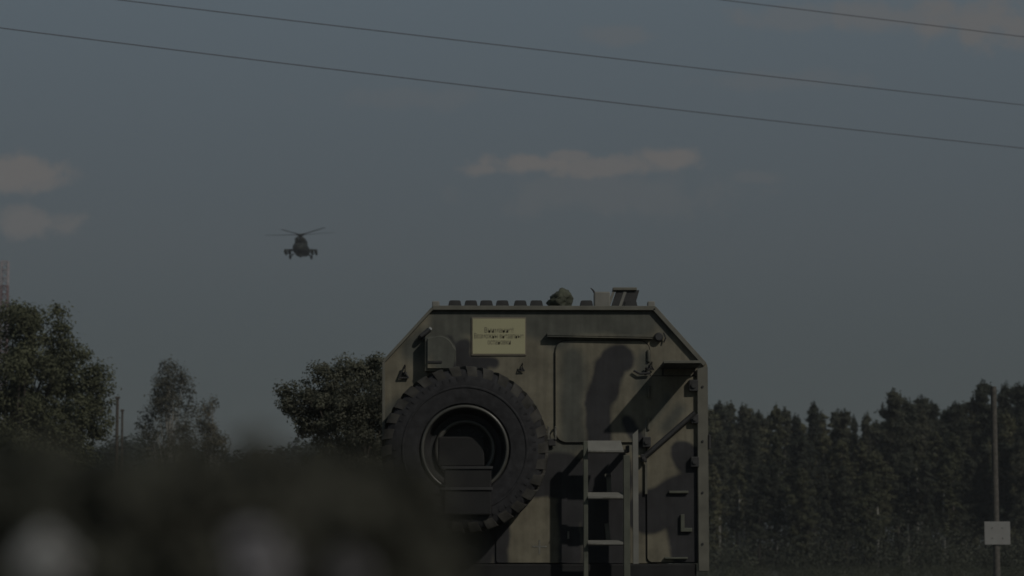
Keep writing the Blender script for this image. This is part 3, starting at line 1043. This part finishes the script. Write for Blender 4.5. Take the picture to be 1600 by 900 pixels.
for k in range(5):
    a = R(27 + 72 * k)
    bm = bmesh.new()
    dx, dy = math.cos(a), math.sin(a)
    h0 = H(470, 366.6)
    bank = .062
    n = Vector((-dy, dx, 0))
    secs = []
    for (t, ch, th) in ((.03, .10, .08), (.12, .12, .07), (.16, .18, .026), (1.0, .16, .008)):
        c = h0 + Vector((dx, dy, 0)) * RL * t + Vector((0, 0, RL * t * (.03 + .03 * t) + bank * dx * RL * t))
        secs.append([bm.verts.new(c + n * ch + Vector((0, 0, -th))), bm.verts.new(c + n * ch + Vector((0, 0, th))), bm.verts.new(c - n * ch + Vector((0, 0, th))), bm.verts.new(c - n * ch + Vector((0, 0, -th)))])
    for p, q in zip(secs, secs[1:]):
        for j in range(4):
            bm.faces.new((p[j], p[(j + 1) % 4], q[(j + 1) % 4], q[j]))
    bm.faces.new(secs[0][::-1]); bm.faces.new(secs[-1])
    obj('rotor_blade', bm, M_HELI, mast)
for s in (-1, 1):
    bm = bmesh.new()
    w0 = H(470, 390.6)
    prism(bm, [(w0.x + s * 1.3, w0.z - .10), (w0.x + s * 2.85, w0.z - .02), (w0.x + s * 2.85, w0.z + .10), (w0.x + s * 1.3, w0.z + .14)], HY - .2, HY + 1.0)
    wing = obj('stub_wing', bm, M_HELI, heli)
    for dxp in (17.6, 23.6):
        bm = bmesh.new()
        c = H(470 + s * dxp, 394.2)
        hull(bm, [(HY - 1.5, c.x, c.z, .15, .15, 1), (HY - 1.35, c.x, c.z, .21, .42, 1), (HY + 1.4, c.x, c.z, .21, .42, 1), (HY + 1.6, c.x, c.z, .12, .12, 1)], 12)
        box(bm, (c.x - .06, HY, c.z + .2), (c.x + .06, HY + .8, w0.z))
        obj('weapon_pod', bm, M_HELI, wing, smooth=True)
    bm = bmesh.new()
    g0, g1 = H(470 + s * 11, 396.0), H(470 + s * 16.5, 402.0)
    tube(bm, [g0, g1], .11, 6)
    hull(bm, [(HY - .42, g1.x, g1.z, .08, .1, 1), (HY - .3, g1.x, g1.z, .2, .38, 1), (HY + .3, g1.x, g1.z, .2, .38, 1), (HY + .42, g1.x, g1.z, .08, .1, 1)], 12)
    obj('main_wheel', bm, M_HELI, heli)
bm = bmesh.new()
g0, g1 = H(471.3, 396, -2.6), H(471.3, 402.2, -2.6)
tube(bm, [g0, g1], .10, 6)
hull(bm, [(HY - 2.9, g1.x, g1.z, .2, .08, 1), (HY - 2.75, g1.x, g1.z, .26, .32, 1), (HY - 2.45, g1.x, g1.z, .26, .32, 1), (HY - 2.3, g1.x, g1.z, .2, .08, 1)], 12)
obj('nose_wheel', bm, M_HELI, heli)
bm = bmesh.new()
box(bm, (hc.x - .10, HY + 13.4, hc.z + .75), (hc.x + .10, HY + 15.2, hc.z + 2.2), .05)
fin = obj('tail_fin', bm, M_HELI, heli)
bm = bmesh.new()
for a in (20, 140, 260):
    p = Vector((hc.x - .28, HY + 14.9, hc.z + 2.0))
    tube(bm, [p, p + Vector((0, math.cos(R(a)) * 1.5, math.sin(R(a)) * 1.5))], .09, 6)
tube(bm, [Vector((hc.x, HY + 14.9, hc.z + 2.0)), Vector((hc.x - .34, HY + 14.9, hc.z + 2.0))], .13, 8)
obj('tail_rotor', bm, M_HELI, fin)

# ------------------------------------------------------------------ overhead cables and their poles
def cable_pt(px, py, dist):
    return W(px, py, dist - 20)


DL, DR = 62.0, 150.0
WIRES = [((-240, 13.5), (0, 42), (850, 148), (1600, 232), (1900, 263)), ((-240, -52), (195, 0), (800, 73), (1600, 164.5), (1900, 197)),
         ((-240, -165), (1130, -.5), (1400, 33), (1600, 58), (1900, 94))]
names = ['lowest of the three dark power cables crossing the sky', 'middle one of the three dark power cables crossing the sky', 'uppermost dark power cable, crossing the top right corner of the sky']
ends_l, ends_r = [], []
for wv_, lab in zip(WIRES, names):
    pxs = np.array([p[0] for p in wv_]); pys = np.array([p[1] for p in wv_])
    co = np.polyfit(pxs, pys, 2)
    pts = []
    for q in np.linspace(-240, 1900, 60):
        # depth grows to the right so that the height stays about level
        inv = 1 / DL + (1 / DR - 1 / DL) * (q + 240) / 2140
        pts.append(cable_pt(q, np.polyval(co, q), 1 / inv))
    bm = bmesh.new()
    tube(bm, pts, [.012 + .008 * (i / 59) for i in range(60)], 6)
    tag(obj('power_cable', bm, M_CABLE), lab, 'cable', 'power cables overhead')
    ends_l.append(pts[0]); ends_r.append(pts[-1])
for ends, lab in ((ends_l, 'near utility pole that carries the power cables'), (ends_r, 'far utility pole that carries the power cables')):
    c = sum(ends, Vector()) / 3
    top = max(e.z for e in ends) + .2
    base = Vector((c.x, c.y, 0))
    r_ = empty('utility_pole', base, lab, 'pole', 'utility poles')
    bm = bmesh.new()
    tube(bm, [base + Vector((0, 0, -.1)), base + Vector((0, 0, top))], [.24, .14], 12)
    obj('pole_shaft', bm, M_WOOD, r_, smooth=True)
    for e in ends:
        bm = bmesh.new()
        tube(bm, [Vector((c.x, c.y, e.z - .05)), e + Vector((0, 0, -.05))], .07, 6)
        obj('cross_arm', bm, M_DARK, r_)

# ------------------------------------------------------------------ lattice mast at the far left
MY = 560.0
mk_ = ppm(MY)
mc = W(-1.0, 860, MY); mc.z = 0
ztop = W(0, 408, MY).z
mastr = empty('lattice_mast', mc, 'red and white lattice radio mast rising behind the big left tree', 'mast')
hw = 5.2 / mk_
nsec = 12
for i in range(nsec):
    z0, z1 = ztop * i / nsec, ztop * (i + 1) / nsec
    bm = bmesh.new()
    cs = [(-hw, -hw), (hw, -hw), (hw, hw), (-hw, hw)]
    for (x, y) in cs:
        tube(bm, [mc + Vector((x, y, z0)), mc + Vector((x, y, z1))], .17, 5)
    nb = 3
    for j in range(nb):
        za, zb_ = z0 + (z1 - z0) * j / nb, z0 + (z1 - z0) * (j + 1) / nb
        for k in range(4):
            p, q = cs[k], cs[(k + 1) % 4]
            tube(bm, [mc + Vector((*p, za)), mc + Vector((*q, zb_))], .11, 4)
            tube(bm, [mc + Vector((*p, zb_ - .05)), mc + Vector((*q, zb_ - .05))], .11, 4)
    obj('mast_section', bm, M_RED if i % 2 == 0 else M_MASTW, mastr)

# ------------------------------------------------------------------ left trees, posts
px_tree('broadleaf_tree', 72, 20, [(20, 640, 165, 178), (95, 640, 92, 140), (55, 515, 62, 50), (95, 500, 30, 32), (20, 505, 50, 40), (60, 590, 80, 80), (40, 660, 60, 70), (20, 590, 50, 70), (150, 640, 36, 70), (-70, 640, 120, 160), (20, 770, 170, 120)], 480, 360, .058, M_LEAF, M_BARK,
        'large round dark green tree at the left edge', seed=3, trunk_r=.24, clump=(.24, .66))
px_tree('birch_tree', 130, 264, [(264, 660, 60, 104), (262, 605, 32, 52), (268, 750, 70, 90)], 150, 170, .075, M_BIRCH, M_BIRCHBARK,
        'sparse pale birch with a pointed crown left of the truck', seed=5, trunk_r=.12, clump=(.3, .7), droop=.5)
px_tree('birch_tree', 138, 328, [(325, 665, 28, 68), (335, 740, 44, 80)], 70, 150, .075, M_BIRCH, M_BIRCHBARK,
        'small thin birch just right of the pointed birch', seed=9, trunk_r=.09, clump=(.25, .55), droop=.5)
px_tree('broadleaf_tree', 26, 560, [(560, 665, 110, 88), (600, 650, 110, 100), (478, 628, 46, 40), (500, 585, 26, 22), (528, 598, 30, 34), (560, 590, 24, 30), (590, 575, 26, 26), (448, 612, 16, 14), (468, 590, 12, 12),
                                    (540, 572, 12, 12), (515, 650, 60, 46), (560, 770, 120, 110)], 470, 300, .027, M_LEAF2, M_BARK,
        'bushy tree with an uneven top directly left of the truck', seed=11, trunk_r=.12, clump=(.07, .25))
for (px, ytop, Y, r, lab) in ((180, 622, 88, .075, 'taller thin dark post between the big left tree and the birch'), (188, 642, 92, .055, 'shorter thin dark post beside the taller one left of the birch')):
    b0 = W(px, 860, Y); b0.z = -.05
    t0 = W(px, ytop, Y); t0.x = b0.x
    bm = bmesh.new()
    tube(bm, [b0, t0], [r, r * .8], 8)
    box(bm, (t0.x - r * 1.3, t0.y - r * 1.3, t0.z - .02), (t0.x + r * 1.3, t0.y + r * 1.3, t0.z + .06))
    tag(obj('wooden_post', bm, M_BARK), lab, 'post', 'thin posts by the birch')

# ------------------------------------------------------------------ forest to the right
def pine_meshes(seed, h, w, crown0, kind):
    """one forest tree: 'spire', 'ragged' (pine with uneven boughs) or 'round' (broadleaf)"""
    rnd = random.Random(seed)
    cen, spr, cnt = [], [], []
    n = 120
    skew = rnd.uniform(-.25, .25)
    for i in range(n):
        t = (i + rnd.random()) / n
        z = h * (crown0 + (1 - crown0) * t * .97)
        if kind == 'round':
            env = math.sqrt(max(.02, 1 - (2 * t - .95) ** 2 * .95))
        elif kind == 'ragged':
            env = (1 - t) ** .35 * (.6 + .4 * math.sin(9 * t + seed) ** 2)
        else:
            env = (1 - t) ** .75
        rad = w * env * rnd.uniform(.35, 1.15)
        a = rnd.uniform(0, 2 * math.pi)
        r0 = rad * rnd.uniform(.15, .95)
        s = max(.18, w * rnd.uniform(.12, .30) * (.5 + .5 * env))
        cen.append((math.cos(a) * r0 + skew * t * w, math.sin(a) * r0, z + rnd.uniform(-.2, .2)))
        spr.append((s, s, s * (.55 if kind != 'spire' else .8))); cnt.append(int(50 + 240 * s))
        if t > .55 and rnd.random() < .45:      # upright shoots break the outline
            cen.append((cen[-1][0] + rnd.uniform(-.2, .2), cen[-1][1], cen[-1][2] + s * .8)); spr.append((.09, .09, rnd.uniform(.25, .6))); cnt.append(34)
    cen.append((skew * w, 0, h - .3)); spr.append((.12, .12, .5)); cnt.append(45)
    crown = leaves_mesh('pine_leaves', cen, spr, cnt, .10, aspect=.5)
    crown.materials.append(M_PINE2 if kind == 'round' else M_PINE)
    b = bmesh.new()
    tube(b, [(0, 0, -.1), (rnd.uniform(-.15, .15), 0, h * .5), (skew * w, 0, h * .97)], [h * .012, h * .009, .02], 7)
    for i in range(0, len(cen), 3):
        c = Vector(cen[i])
        tube(b, [(skew * w * c.z / h, 0, c.z - .3), c], [.05, .015], 4)
    tm = bpy.data.meshes.new('pine_trunk'); b.to_mesh(tm); b.free(); tm.shade_smooth()
    return crown, tm


protos = []
for i, (h, w, c0, kd) in enumerate(((13.5, 2.2, .30, 'ragged'), (12.5, 2.0, .22, 'spire'), (14.0, 1.5, .34, 'round'), (13, 2.6, .30, 'ragged'), (11.5, 2.3, .14, 'round'), (13, 1.9, .4, 'ragged'), (12, 1.5, .3, 'spire'))):
    crown, tm = pine_meshes(40 + i, h, w, c0, kd)
    tm.materials.append(M_BIRCHBARK if i in (2, 5) else M_BARK)
    protos.append((h, crown, tm))


def pine(px, ytop, Y, pi, label, scale_w=1.0, rot=0.0):
    h, crown, tm = protos[pi]
    b0 = W(px, 860, Y); b0.z = 0
    t0 = W(px, ytop, Y)
    s = t0.z / h
    r_ = empty('pine_tree', b0, label, 'tree', 'forest trees right of the truck')
    for nm, me in (('crown', crown), ('trunk', tm)):
        o = bpy.data.objects.new(nm, me); COL.objects.link(o); o.parent = r_
    r_.scale = (s * scale_w, s * scale_w, s)
    r_.rotation_euler.z = rot
    return r_


rnd = random.Random(21)
ORD = ['first', 'second', 'third', 'fourth', 'fifth', 'sixth', 'seventh', 'eighth', 'ninth', 'tenth', 'eleventh', 'twelfth', 'thirteenth', 'fourteenth', 'fifteenth', 'sixteenth',
       'seventeenth', 'eighteenth', 'nineteenth', 'twentieth', 'twenty-first', 'twenty-second', 'twenty-third', 'twenty-fourth']
skyline = [(1112, 636), (1125, 628), (1165, 632), (1182, 645), (1215, 630), (1245, 648), (1275, 629), (1302, 641), (1330, 640), (1355, 646), (1378, 656), (1440, 634), (1456, 619),
           (1480, 638), (1500, 628), (1525, 624), (1596, 600)]
for i, (px, py) in enumerate(skyline):
    pine(px + rnd.uniform(-2, 2), py, 205 + rnd.uniform(-8, 12), rnd.choice((0, 0, 3, 3, 4, 5, 5, 2)), ORD[i] + ' dark treetop along the forest skyline, counted from the truck to the right', rnd.uniform(.8, 1.15), rnd.uniform(0, 6))
pine(1404, 609, 196, 3, 'tall broad dark pine rising above the forest edge right of centre', 1.0, 1.0)
pine(1421, 626, 200, 0, 'slightly lower pine on the right shoulder of the tall broad pine', .9, 2.0)
pine(1550, 596, 194, 3, 'tall pine rising behind the top of the signpost', 1.0, .5)
pine(1574, 600, 198, 0, 'tall pine just right of the signpost top', .9, 2.5)
sk = sorted(skyline + [(1404, 612), (1550, 600), (1574, 602)])
for row, (Y, dy0, n, lab) in enumerate(((222, -1, 24, ' pine of the rear row filling the forest skyline, counted from the truck'),
                                        (190, 34, 18, ' pine of the middle row of the forest, counted from the truck'),
                                        (180, 78, 16, ' lower pine of the front row of the forest, counted from the truck'))):
    for i in range(n):
        px = 1108 + (1620 - 1108) * (i + .2 + rnd.random() * .6) / n
        base_y = np.interp(px, [p[0] for p in sk], [p[1] for p in sk])
        pine(px, base_y + dy0 + rnd.uniform(0, 14), Y + rnd.uniform(-4, 4), rnd.choice((0, 1, 2, 3, 3, 4, 4, 5, 5)), ORD[i] + lab, rnd.uniform(.8, 1.2), rnd.uniform(0, 6))
# undergrowth of the wood: nobody could count it
cen, spr, cnt = [], [], []
for i in range(300):
    p = W(1080 + 640 * rnd.random(), 860, 168 + rnd.random() * 60)
    s = rnd.uniform(.9, 2.6)
    cen.append((p.x, p.y, s * .6)); spr.append((s, s, s * 1.3)); cnt.append(int(150 * s))
for i in range(260):      # saplings and deep shade inside the wood
    p = W(1070 + 660 * (i + rnd.random()) / 260, 860, 232 + rnd.random() * 18)
    for z in (1.2, 3.4, 5.6, 7.6):
        s = rnd.uniform(1.0, 1.7)
        cen.append((p.x + rnd.uniform(-1, 1), p.y, z + rnd.uniform(-.6, .6))); spr.append((s, s, s * 1.1)); cnt.append(70)
tag(obj('undergrowth', leaves_mesh('undergrowth', cen, spr, cnt, .11), M_PINE), 'dark brushwood and saplings at the foot of the forest', kind='stuff')
cen, spr, cnt = [], [], []
for i in range(420):
    p = W(1090 + 640 * rnd.random(), 860, 66 + rnd.random() * 96)
    s = rnd.uniform(.25, .55)
    cen.append((p.x, p.y, s * .6)); spr.append((s, s, s * .9)); cnt.append(int(420 * s))
tag(obj('tall_grass', leaves_mesh('tall_grass', cen, spr, cnt, .05, aspect=.25), M_PINE), 'tall dark weeds in front of the forest', kind='stuff')
# the far wood seen low between the trees on the left and behind the truck
cen, spr, cnt = [], [], []
for i in range(330):
    px = -150 + 1250 * (i + rnd.random()) / 330
    Y = 330 + rnd.uniform(-10, 20)
    top = W(px, 700 + 14 * math.sin(px * .021) + rnd.uniform(-10, 10), Y).z
    p = W(px, 860, Y)
    s = rnd.uniform(1.6, 2.6)
    for z in np.arange(top - s * .8, -1, -s * 1.1):
        cen.append((p.x + rnd.uniform(-1, 1), p.y, max(z, .6))); spr.append((s, s, s * .9)); cnt.append(70)
tag(obj('far_wood', leaves_mesh('far_wood', cen, spr, cnt, .32), M_PINE), 'low dark far-off wood on the horizon behind the birches', kind='stuff')

# ------------------------------------------------------------------ the air
bm = bmesh.new()
box(bm, (-1520, -140, -1), (1520, 3020, 72))
hm = bpy.data.materials.new('thin_haze'); hm.use_nodes = True
hn = hm.node_tree.nodes; hn.clear()
ho = hn.new('ShaderNodeOutputMaterial'); hv = hn.new('ShaderNodeVolumePrincipled')
hv.inputs['Color'].default_value = (.86, .90, .95, 1)
hv.inputs['Density'].default_value = .00026
hv.inputs['Anisotropy'].default_value = 0.0
hm.node_tree.links.new(hv.outputs[0], ho.inputs['Volume'])
tag(obj('haze', bm, hm), 'thin grey haze over the whole field', kind='stuff')

# ------------------------------------------------------------------ signpost on the right
SY = 42.0
b0 = W(1557, 860, SY); b0.z = 0
sp = empty('signpost', b0, 'slim pale post with a blank white square plate in front of the forest', 'signpost')
bm = bmesh.new()
t0 = W(1557, 604, SY)
tube(bm, [b0 + Vector((0, 0, -.05)), Vector((b0.x, b0.y, t0.z))], [.085, .068], 12)
obj('pole_shaft', bm, M_WOOD, sp, smooth=True)
bm = bmesh.new()
a, b_ = W(1537.5, 851, SY), W(1577, 815, SY)
box(bm, (a.x, SY - .104, a.z), (b_.x, SY - .090, b_.z), .003)
obj('sign_plate', bm, M_WHITE, sp)
for px in (1549, 1565):
    bm = bmesh.new()
    c = W(px, 833, SY)
    box(bm, (c.x - .015, SY - .0895, c.z - .02), (c.x + .015, SY + .0, c.z + .02))
    obj('plate_clamp', bm, M_DARK, sp)
    for dz in (-.12, .12):
        bm = bmesh.new()
        lathe_y(bm, (c.x, c.z + dz), [(.0001, SY - .112), (.011, SY - .112), (.013, SY - .1045), (.0001, SY - .1045)], 8)
        obj('bolt', bm, M_DARK, sp)

# ------------------------------------------------------------------ flowering shrubs right in front of the lens
def shrub(name, base_px, Y, lobes, nclump, lmat, label, blooms, bmat, seed):
    rnd = random.Random(seed)
    k = ppm(Y)
    b0 = W(base_px, 860, Y); b0.z = 0
    root = empty(name, b0, label, 'shrub')
    cen, spr, cnt = [], [], []
    for (px, py, rx, ry) in lobes:
        c = W(px, py, Y)
        for i in range(nclump):
            while True:
                u = Vector((rnd.uniform(-1, 1), rnd.uniform(-1, 1), rnd.uniform(-1, 1)))
                if u.length < 1 and (u.z < .1 or rnd.random() > .45 + .4 * u.z): break
            cen.append((c.x + u.x * rx / k, Y + u.y * .10, c.z + u.z * ry / k)); spr.append((.021, .034, .018)); cnt.append(26)
    # foliage on down to the ground
    for i in range(150):
        px, py, rx, ry = rnd.choice(lobes)
        c = W(px, py, Y)
        cen.append((c.x + rnd.uniform(-1, 1) * rx / k, Y + rnd.uniform(-.2, .2), rnd.uniform(.15, 1.45))); spr.append((.06, .06, .06)); cnt.append(24)
    obj('leaves', leaves_mesh('shrub_leaves', cen, spr, cnt, .010, aspect=.6), lmat, root)
    bm = bmesh.new()
    for i in range(16):
        c = Vector(cen[rnd.randrange(nclump * len(lobes))])
        f = b0 + Vector((rnd.uniform(-.06, .06), rnd.uniform(-.06, .06), -.03))
        m_ = f.lerp(c, .5) + Vector((rnd.uniform(-.04, .04), rnd.uniform(-.04, .04), .1))
        tube(bm, [f, m_, c], [.011, .008, .003], 6)
    obj('stems', bm, M_BARK, root)
    for (px, py, rr, dy) in blooms:
        c = W(px, py, Y + dy)
        me = leaves_mesh('bloom', [tuple(c)], [(rr / k, rr / k, rr / k * 1.15)], [700], .006, aspect=.8)
        fl = obj('blossom_cluster', me, bmat, root)
        bm = bmesh.new()
        tube(bm, [c, c + Vector((.0, .03, -.10))], [.0025, .004], 5)
        obj('stalk', bm, M_BARK, fl)
    return root


shrub('flowering_shrub', 60, -18.7, [(-30, 858, 150, 160), (110, 858, 140, 158), (60, 930, 260, 130), (250, 862, 110, 146)], 110, M_SHRUB,
      'blurred dark green shrub with one white blossom at the lower left', [(72, 880, 28, -.15)], M_BLOOM, 31)
shrub('flowering_shrub', 420, -18.7, [(350, 862, 110, 140), (450, 862, 100, 144), (560, 872, 70, 172), (630, 890, 44, 130), (410, 940, 200, 130)], 110, M_SHRUB2,
      'blurred dark brownish shrub with mauve blossoms in front of the truck wheel', [(402, 880, 27, -.18), (545, 888, 9, -.16)], M_MAUVE, 37)
